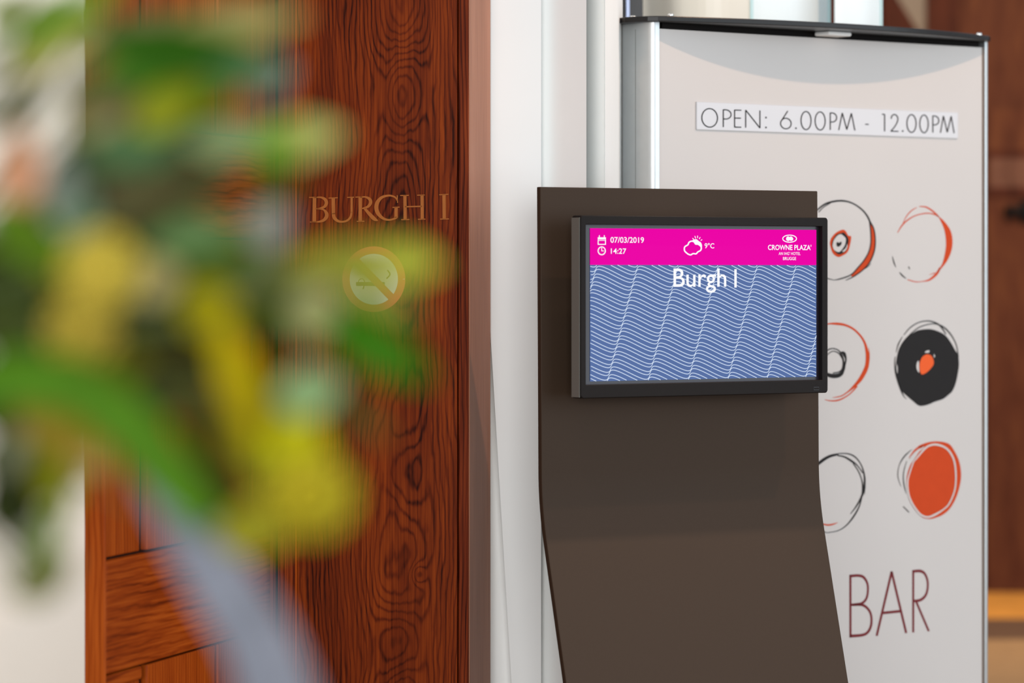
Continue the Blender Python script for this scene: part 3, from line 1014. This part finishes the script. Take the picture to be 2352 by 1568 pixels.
ring('orange brushed ring around a small black loop', cM,
     orange=[[(100, 300, 22), (200, 235, 20), (280, 212, 20), (400, 212, 36), (520, 232, 32), (640, 292, 28), (740, 390, 28), (800, 490, 32), (830, 600, 44), (843, 700, 56), (833, 820, 58), (795, 920, 62), (730, 1030, 56), (650, 1120, 40), (560, 1200, 20), (470, 1260, 16), (400, 1280, 14), (330, 1290, 5)],
             [(858, 560, 4), (868, 640, 10), (866, 740, 14)], [(690, 1120, 24), (600, 1220, 16), (500, 1290, 18), (400, 1330, 22), (300, 1335, 16), (215, 1318, 6)],
             [(100, 300, 22), (-30, 500, 24), (-60, 750, 24), (0, 1000, 22), (80, 1180, 14)]],
     black=[[(280, 582, 16), (340, 572, 15), (420, 602, 15), (470, 690, 24), (488, 780, 24), (470, 870, 18), (420, 915, 16), (335, 930, 16)],
            [(450, 625, 14), (495, 645, 48), (524, 730, 24), (508, 800, 30), (490, 880, 36), (450, 945, 56), (380, 972, 62), (280, 962, 56), (190, 900, 40), (150, 780, 30), (190, 650, 20), (280, 582, 16)],
            [(240, 680, 12), (280, 640, 12), (340, 612, 12), (420, 642, 14), (475, 720, 16)]])
ring('solid charcoal painted disc with an orange centre', cM,
     black_fill=[[(1560, 312), (1640, 295), (1760, 290), (1880, 325), (1980, 385), (2060, 490), (2120, 600), (2160, 660), (2175, 780), (2165, 900), (2130, 1070), (2080, 1190), (2020, 1250), (1940, 1310), (1820, 1350), (1720, 1392), (1600, 1408), (1500, 1335), (1400, 1250), (1330, 1180), (1280, 1050), (1250, 900), (1265, 720), (1300, 580), (1360, 470), (1450, 380)]],
     black=[[(1370, 376, 10), (1460, 270, 14), (1580, 195, 14), (1700, 170, 16), (1800, 184, 18), (1900, 240, 20), (1985, 365, 14)],
            [(1390, 440, 10), (1480, 350, 12), (1580, 272, 14), (1700, 226, 14), (1830, 212, 14), (1950, 260, 20), (2050, 360, 18), (2120, 480, 14), (2150, 580, 14), (2166, 700, 14)],
            [(1350, 400, 8), (1290, 510, 16), (1258, 630, 6)], [(1245, 690, 8), (1236, 780, 12), (1247, 920, 14), (1290, 1080, 14), (1340, 1210, 16), (1375, 1275, 10), (1412, 1312, 4)]],
     orange=[], white_fill=[[(1575, 750), (1588, 770), (1590, 850), (1592, 920), (1570, 905), (1552, 850), (1556, 790)], [(1265, 790), (1277, 860), (1272, 940), (1262, 870)],
                            [(1672, 635), (1690, 610), (1738, 600), (1735, 630), (1700, 634)], [(1808, 650), (1822, 680), (1814, 704), (1804, 690)]])
k = Ink(cM, L3 - 0.0004)
k.fill([(1700, 655), (1760, 672), (1795, 730), (1800, 800), (1760, 862), (1700, 920), (1640, 950), (1610, 930), (1595, 850), (1605, 760), (1640, 690)])
k.build('painted_centre', plain('ink_bright_orange', (222, 92, 44), 0.6, spec=0.12), sgn)
ring('thin black scribbled ring above the letters', cZ,
     black=[[(-40, 750, 20), (30, 560, 30), (155, 440, 42), (280, 362, 38), (410, 330, 30)],
            [(410, 320, 12), (540, 322, 16), (640, 362, 18), (720, 452, 14), (770, 572, 18), (788, 700, 26), (775, 850, 30), (730, 970, 24), (660, 1090, 18), (582, 1192, 8)],
            [(400, 348, 18), (500, 370, 22), (600, 430, 28), (680, 490, 16), (762, 602, 12)], [(620, 460, 12), (700, 580, 14), (745, 700, 14), (760, 820, 20), (745, 950, 16), (710, 1080, 18), (640, 1210, 22), (540, 1340, 16), (430, 1420, 12), (310, 1452, 10), (200, 1440, 10), (60, 1250, 16), (-20, 1000, 20), (-40, 750, 20)],
            [(796, 790, 12), (785, 912, 4)]],
     orange=[[(180, 1335, 18), (260, 1350, 22), (330, 1340, 20), (402, 1314, 5)]])
ring('solid orange painted disc with a white inner line', cZ,
     orange_fill=[[(1600, 250), (1560, 215), (1700, 160), (1850, 146), (2000, 180), (2080, 280), (2150, 430), (2178, 600), (2165, 760), (2110, 950), (2020, 1110), (1920, 1200), (1800, 1250), (1720, 1264), (1620, 1240), (1520, 1140), (1440, 1010), (1412, 900), (1390, 760), (1402, 620), (1450, 480), (1520, 380)]],
     orange=[[(1428, 388, 6), (1490, 300, 22), (1560, 240, 30), (1640, 212, 20)]],
     white=[[(1515, 412, 20), (1640, 262, 26), (1720, 206, 26), (1820, 192, 30), (1940, 232, 26), (2020, 310, 26), (2075, 430, 24), (2098, 600, 22), (2094, 780, 20), (2060, 920, 20), (1990, 1060, 20), (1900, 1140, 20), (1800, 1200, 30), (1700, 1236, 26), (1600, 1206, 26), (1520, 1116, 24), (1450, 1000, 26), (1414, 880, 22), (1404, 720, 22), (1440, 580, 18), (1490, 440, 18), (1520, 405, 18)],
            [(1440, 390, 20), (1540, 300, 30), (1640, 225, 14)]],
     black=[[(1467, 262, 5), (1380, 340, 16), (1320, 420, 14), (1280, 510, 8), (1265, 620, 10), (1280, 710, 8), (1312, 798, 4)],
            [(1395, 428, 6), (1360, 540, 10), (1345, 640, 12), (1350, 740, 14), (1365, 820, 12), (1384, 900, 4)], [(1343, 1082, 12), (1428, 1168, 12)]])

# ------------------------------------------------------------------ flower arrangement in the foreground
FD = 1.86
vase_x = P(-520, 0, FD).x
fl = empty('flower_arrangement', (vase_x, FD, 1.06))
tag(fl, 'blurred foreground flower arrangement with green leaves and yellow blooms', 'flowers')
FO = Vector((vase_x, FD, 1.06))
_leafmats = {}


def leafmat(rgb):
    key = tuple(rgb)
    if key not in _leafmats:
        m, nt, b = new_mat('leaf_%d_%d_%d' % key)
        c = [min(v * 0.7, 0.95) for v in lin(rgb)]
        nz = nt.nodes.new('ShaderNodeTexNoise'); nz.inputs['Scale'].default_value = 60
        tc = nt.nodes.new('ShaderNodeTexCoord'); nt.links.new(tc.outputs['Object'], nz.inputs['Vector'])
        mr = nt.nodes.new('ShaderNodeMapRange'); mr.inputs[1].default_value = 0.3; mr.inputs[2].default_value = 0.7; mr.inputs[3].default_value = 0.85; mr.inputs[4].default_value = 1.15
        nt.links.new(nz.outputs[0], mr.inputs[0])
        mu = nt.nodes.new('ShaderNodeVectorMath'); mu.operation = 'SCALE'; mu.inputs[0].default_value = c
        nt.links.new(mr.outputs[0], mu.inputs['Scale'])
        nt.links.new(mu.outputs[0], b.inputs['Base Color'])
        b.inputs['Roughness'].default_value = 0.5
        b.inputs['Specular IOR Level'].default_value = 0.06
        _leafmats[key] = m
    return _leafmats[key]


M_stem = plain('stem_green', (74, 88, 30), 0.6, noise=0.1)


def leaf(px, py, L, Wd, ang, rgb, dz=0.0, bend=0.12, tip=1.0):
    """a leaf blade centred at a picture point; L, Wd in picture pixels at the arrangement's depth"""
    d = FD + dz
    s = d / F
    c = P(px, py, d)
    a = math.radians(ang)
    ax = Vector((math.cos(a), 0, math.sin(a)))
    sd = Vector((-math.sin(a), 0, math.cos(a)))
    nn = Vector((0, -1, 0))
    tilt = random.uniform(-0.35, 0.35)
    ax = (ax + nn * tilt).normalized()
    verts, faces = [], []
    nl, nw = 10, 5
    for i in range(nl + 1):
        t = i / nl
        w = Wd * s * 0.5 * (math.sin(math.pi * min(0.03 + 0.97 * t ** (0.85 * tip), 1)) ** 0.7)
        q = c + ax * ((t - 0.5) * L * s) + nn * (math.sin(math.pi * t) * bend * L * s)
        for j in range(nw):
            e = (j / (nw - 1) - 0.5) * 2
            verts.append(q + sd * (e * w) - nn * (0.25 * (1 - abs(e)) * w) - FO)
    for i in range(nl):
        for j in range(nw - 1):
            faces.append((i * nw + j, i * nw + j + 1, (i + 1) * nw + j + 1, (i + 1) * nw + j))
    o = mesh_obj('leaf', verts, faces, leafmat(rgb), fl, smooth=True)
    return c - ax * (0.5 * L * s)


def strap(pts, widths, rgb, dz=0.0):
    d = FD + dz
    verts, faces = [], []
    cl = smooth_line([(p[0], p[1], w) for p, w in zip(pts, widths)], 6)
    n = len(cl)
    for i, (x, y, w) in enumerate(cl):
        a, b_ = cl[max(i - 1, 0)], cl[min(i + 1, n - 1)]
        dx, dy = b_[0] - a[0], b_[1] - a[1]
        Ln = math.hypot(dx, dy) or 1
        nx, ny = -dy / Ln, dx / Ln
        for e in (-1, -0.5, 0, 0.5, 1):
            p = P(x + nx * e * w / 2, y + ny * e * w / 2, d)
            p.y += (1 - abs(e)) * 0.008
            verts.append(p - FO)
    for i in range(n - 1):
        for j in range(4):
            faces.append((i * 5 + j, i * 5 + j + 1, (i + 1) * 5 + j + 1, (i + 1) * 5 + j))
    mesh_obj('leaf', verts, faces, leafmat(rgb), fl, smooth=True)


def bloom(px, py, R, rgb, dz=0.0, rgb2=None):
    """rounded many-petalled flower head"""
    d = FD + dz
    r = R * d / F
    c = P(px, py, d)
    bm = bmesh.new()
    rows = ((0.0, 1, 0.55), (0.5, 7, 0.6), (0.95, 11, 0.62), (1.4, 14, 0.6))
    for th, cnt, pw in rows:
        for i in range(cnt):
            ph = 2 * math.pi * i / cnt + th
            d0 = Vector((math.sin(th) * math.cos(ph), -math.cos(th), math.sin(th) * math.sin(ph)))
            t1 = d0.orthogonal().normalized(); t2 = d0.cross(t1).normalized()
            w = r * pw * 0.55
            base = c + d0 * (r * 0.55); tip_ = c + d0 * r
            vs_ = [bm.verts.new(base - FO), bm.verts.new(c + d0 * (r * 0.85) + t1 * w - FO), bm.verts.new(tip_ + t2 * w * 0.6 - FO), bm.verts.new(c + d0 * (r * 0.85) - t1 * w - FO), bm.verts.new(tip_ - t2 * w * 0.6 - FO)]
            bm.faces.new((vs_[0], vs_[1], vs_[2])); bm.faces.new((vs_[0], vs_[2], vs_[3])); bm.faces.new((vs_[0], vs_[3], vs_[4])); bm.faces.new((vs_[0], vs_[4], vs_[1]))
    bmesh.ops.create_icosphere(bm, subdivisions=2, radius=r * 0.8, matrix=Matrix.Translation(c - FO))
    o = bm_obj('flower_head', bm, leafmat(rgb), fl, smooth=True)
    return c


bases = []
LEAVES = [
    # px, py, length, width, angle, colour, depth offset
    (165, 20, 330, 70, 38, (108, 150, 34), 0.0), (40, 118, 260, 60, 30, (92, 96, 62), 0.05), (140, 95, 260, 80, 35, (196, 186, 100), 0.02),
    (200, 70, 120, 110, 80, (160, 172, 130), 0.05), (60, 190, 200, 50, 35, (150, 140, 110), 0.04), (20, 250, 190, 70, 35, (84, 88, 48), 0.03),
    (410, 108, 430, 110, -4, (44, 92, 4), -0.08), (440, 170, 420, 90, 2, (84, 140, 36), 0.02), (560, 160, 190, 80, 0, (116, 160, 112), 0.0),
    (620, 170, 110, 110, 20, (140, 148, 140), 0.03), (550, 55, 330, 84, 8, (172, 164, 98), 0.0), (310, 150, 200, 100, 25, (146, 146, 66), 0.03),
    (285, 222, 220, 90, 40, (128, 112, 74), 0.05), (385, 245, 190, 100, 30, (150, 156, 28), -0.02), (460, 220, 170, 80, 10, (112, 152, 22), 0.0),
    (330, 335, 260, 110, 8, (82, 118, 72), 0.0), (430, 305, 190, 90, 20, (70, 92, 30), 0.04), (560, 318, 260, 95, 6, (136, 160, 108), 0.0),
    (690, 318, 210, 100, 8, (186, 188, 104), -0.03), (640, 335, 120, 70, 25, (112, 166, 38), -0.04), (165, 400, 190, 120, 70, (58, 72, 46), 0.02),
    (140, 425, 120, 70, 60, (134, 142, 130), -0.02), (42, 380, 200, 110, 85, (224, 160, 120), 0.02), (52, 480, 180, 120, 80, (184, 166, 96), 0.03),
    (205, 340, 220, 80, 45, (176, 166, 110), 0.04), (300, 440, 320, 140, 10, (104, 92, 58), 0.05), (180, 490, 150, 80, 75, (118, 146, 116), 0.0),
    (260, 520, 260, 110, -20, (92, 84, 46), 0.06), (357, 556, 220, 90, 10, (66, 62, 18), 0.0), (460, 540, 240, 80, 10, (106, 142, 84), 0.0),
    (617, 515, 120, 100, 45, (150, 150, 138), 0.02), (80, 555, 260, 120, -35, (88, 122, 8), 0.0), (25, 640, 220, 150, -60, (52, 66, 8), 0.03),
    (150, 690, 220, 180, 30, (118, 116, 16), 0.04), (490, 610, 230, 110, 25, (84, 108, 14), 0.02), (590, 615, 170, 110, 40, (122, 136, 92), 0.03),
    (352, 640, 150, 110, 10, (186, 174, 116), -0.02), (347, 745, 260, 150, 80, (62, 52, 12), 0.06), (420, 830, 240, 170, 70, (72, 62, 10), 0.07),
    (840, 598, 340, 96, 2, (160, 158, 50), -0.03), (940, 600, 160, 92, -10, (186, 192, 64), -0.04), (740, 612, 220, 62, 5, (156, 150, 54), 0.0),
    (870, 680, 220, 66, -25, (150, 156, 60), -0.03), (660, 660, 180, 90, 20, (80, 96, 36), 0.04), (862, 795, 310, 130, -32, (58, 116, 2), -0.04),
    (640, 750, 160, 90, -30, (64, 84, 16), 0.03), (560, 720, 190, 120, 40, (120, 116, 16), 0.04), (60, 760, 200, 160, 60, (78, 90, 10), 0.04),
    (75, 860, 240, 120, -10, (78, 122, 6), 0.01), (137, 985, 230, 110, -25, (164, 140, 42), 0.03), (180, 1030, 180, 90, -40, (190, 160, 84), 0.03),
    (15, 1120, 190, 110, 70, (40, 48, 8), 0.0), (30, 1035, 110, 60, 70, (124, 126, 100), -0.02), (117, 1110, 200, 90, -70, (140, 142, 16), 0.02),
    (100, 1320, 170, 110, 40, (118, 120, 70), 0.02), (115, 1220, 190, 50, 75, (108, 136, 38), 0.02), (60, 1250, 130, 50, 60, (160, 160, 140), 0.04),
    (548, 880, 330, 90, -75, (190, 170, 12), -0.02), (600, 900, 200, 110, -60, (150, 132, 14), 0.02), (690, 1030, 190, 140, -60, (190, 184, 8), -0.01),
    (714, 900, 160, 120, 15, (146, 178, 120), -0.01), (640, 1085, 260, 130, -60, (156, 154, 14), 0.01), (612, 1200, 240, 130, 20, (174, 168, 44), 0.0),
    (500, 1130, 240, 130, -50, (92, 88, 14), 0.05), (480, 1000, 240, 120, -65, (104, 92, 24), 0.06), (250, 840, 220, 110, 15, (132, 130, 20), 0.04),
    (820, 950, 190, 70, -40, (96, 84, 30), 0.04), (400, 400, 260, 90, 5, (98, 92, 56), 0.06), (640, 420, 150, 70, 30, (96, 92, 24), 0.06),
    (245, 300, 220, 150, 35, (124, 118, 62), 0.08), (255, 400, 240, 150, 15, (110, 100, 64), 0.08), (370, 480, 260, 120, -10, (98, 92, 52), 0.08),
    (450, 430, 220, 90, 20, (104, 96, 50), 0.08), (240, 200, 200, 110, 30, (128, 120, 62), 0.08), (360, 60, 220, 90, 10, (120, 110, 60), 0.08),
    (60, 955, 240, 150, -20, (74, 92, 18), 0.06), (20, 1050, 170, 130, 60, (62, 70, 24), 0.06), (120, 1060, 200, 120, -40, (150, 130, 50), 0.06),
    (45, 1170, 170, 110, 70, (58, 66, 18), 0.06), (130, 800, 240, 150, 20, (134, 128, 26), 0.07), (280, 720, 220, 150, 60, (126, 112, 34), 0.08),
    (400, 640, 260, 140, 10, (110, 102, 44), 0.09), (30, 720, 220, 170, 70, (70, 76, 14), 0.07), (560, 990, 220, 120, -70, (146, 132, 26), 0.06),
    (640, 960, 180, 110, -50, (132, 128, 40), 0.06), (330, 900, 240, 110, -60, (92, 86, 22), 0.07), (420, 1150, 200, 110, -50, (112, 112, 46), 0.05),
    (90, 30, 180, 60, 45, (120, 124, 70), 0.04), (300, 60, 230, 70, 20, (150, 132, 90), 0.06), (10, 20, 160, 80, 60, (110, 130, 40), 0.03),
]
for (px, py, L, Wd, an, rgb, dz) in LEAVES:
    bases.append(leaf(px, py, L, Wd, an, rgb, dz, bend=random.uniform(-0.10, 0.14)))
strap([(-260, 1000), (-60, 880), (150, 880), (270, 950), (370, 1060), (480, 1200)], [60, 110, 130, 130, 125, 70], (88, 138, 28), -0.03)
strap([(330, 1080), (420, 1200), (510, 1340), (590, 1470), (650, 1640), (680, 1800)], [60, 120, 150, 160, 170, 80], (150, 154, 166), 0.0)  # pale colour stands in for sky reflected on the glossy strap leaf
for (px, py, R, rgb, dz) in ((235, 620, 95, (234, 210, 84), -0.03), (190, 760, 90, (214, 190, 74), 0.0), (480, 714, 70, (190, 178, 14), -0.01),
                             (727, 718, 66, (198, 198, 132), -0.03), (715, 1135, 105, (212, 194, 46), -0.01), (140, 600, 60, (190, 170, 28), 0.02),
                             (620, 1190, 60, (186, 178, 50), 0.01)):
    bases.append(bloom(px, py, R, rgb, dz))
# stalks gather out of frame on the left and drop into the vase
hub = P(-420, 1020, FD + 0.03)
foot = Vector((vase_x, FD, 1.08))
for i, b_ in enumerate(bases):
    mid = (b_ + hub) * 0.5 + Vector((0, 0.03, 0.02))
    h2 = hub + Vector((random.uniform(-0.02, 0.02), random.uniform(-0.02, 0.02), random.uniform(-0.03, 0.03)))
    f2 = foot + Vector((random.uniform(-0.02, 0.02), random.uniform(-0.02, 0.02), 0))
    pts = [f2, (f2 + h2) * 0.5 + Vector((-0.004, 0, 0)), h2, mid, b_]
    tube('stalk', [p - FO for p in pts], [0.002, 0.002, 0.0016, 0.0012, 0.0008], M_stem, fl, 5)

# vase and the stand that carries it (just outside the left edge)
vs_o = empty('flower_vase', (vase_x, FD, 0.90))
tag(vs_o, 'glazed white vase holding the foreground flower arrangement', 'vase')
lathe('vase_body', [(0.05, 0.0), (0.075, 0.02), (0.09, 0.09), (0.075, 0.16), (0.045, 0.21), (0.05, 0.235), (0.045, 0.235), (0.040, 0.21), (0.06, 0.16), (0.02, 0.1)], plain('white_glaze', (228, 228, 224), 0.15), vs_o)
ped = empty('pedestal_table', (vase_x, FD, 0))
tag(ped, 'round wooden pedestal table under the flower vase', 'table')
lathe('table_top', [(0.05, 0.865), (0.24, 0.87), (0.25, 0.885), (0.24, 0.90), (0.02, 0.90)], M_doorwood_v, ped)
lathe('table_column', [(0.05, 0.02), (0.035, 0.1), (0.03, 0.5), (0.045, 0.868)], M_doorwood_v, ped)
lathe('table_foot', [(0.19, 0.0), (0.20, 0.015), (0.06, 0.04), (0.05, 0.06)], M_doorwood_v, ped)
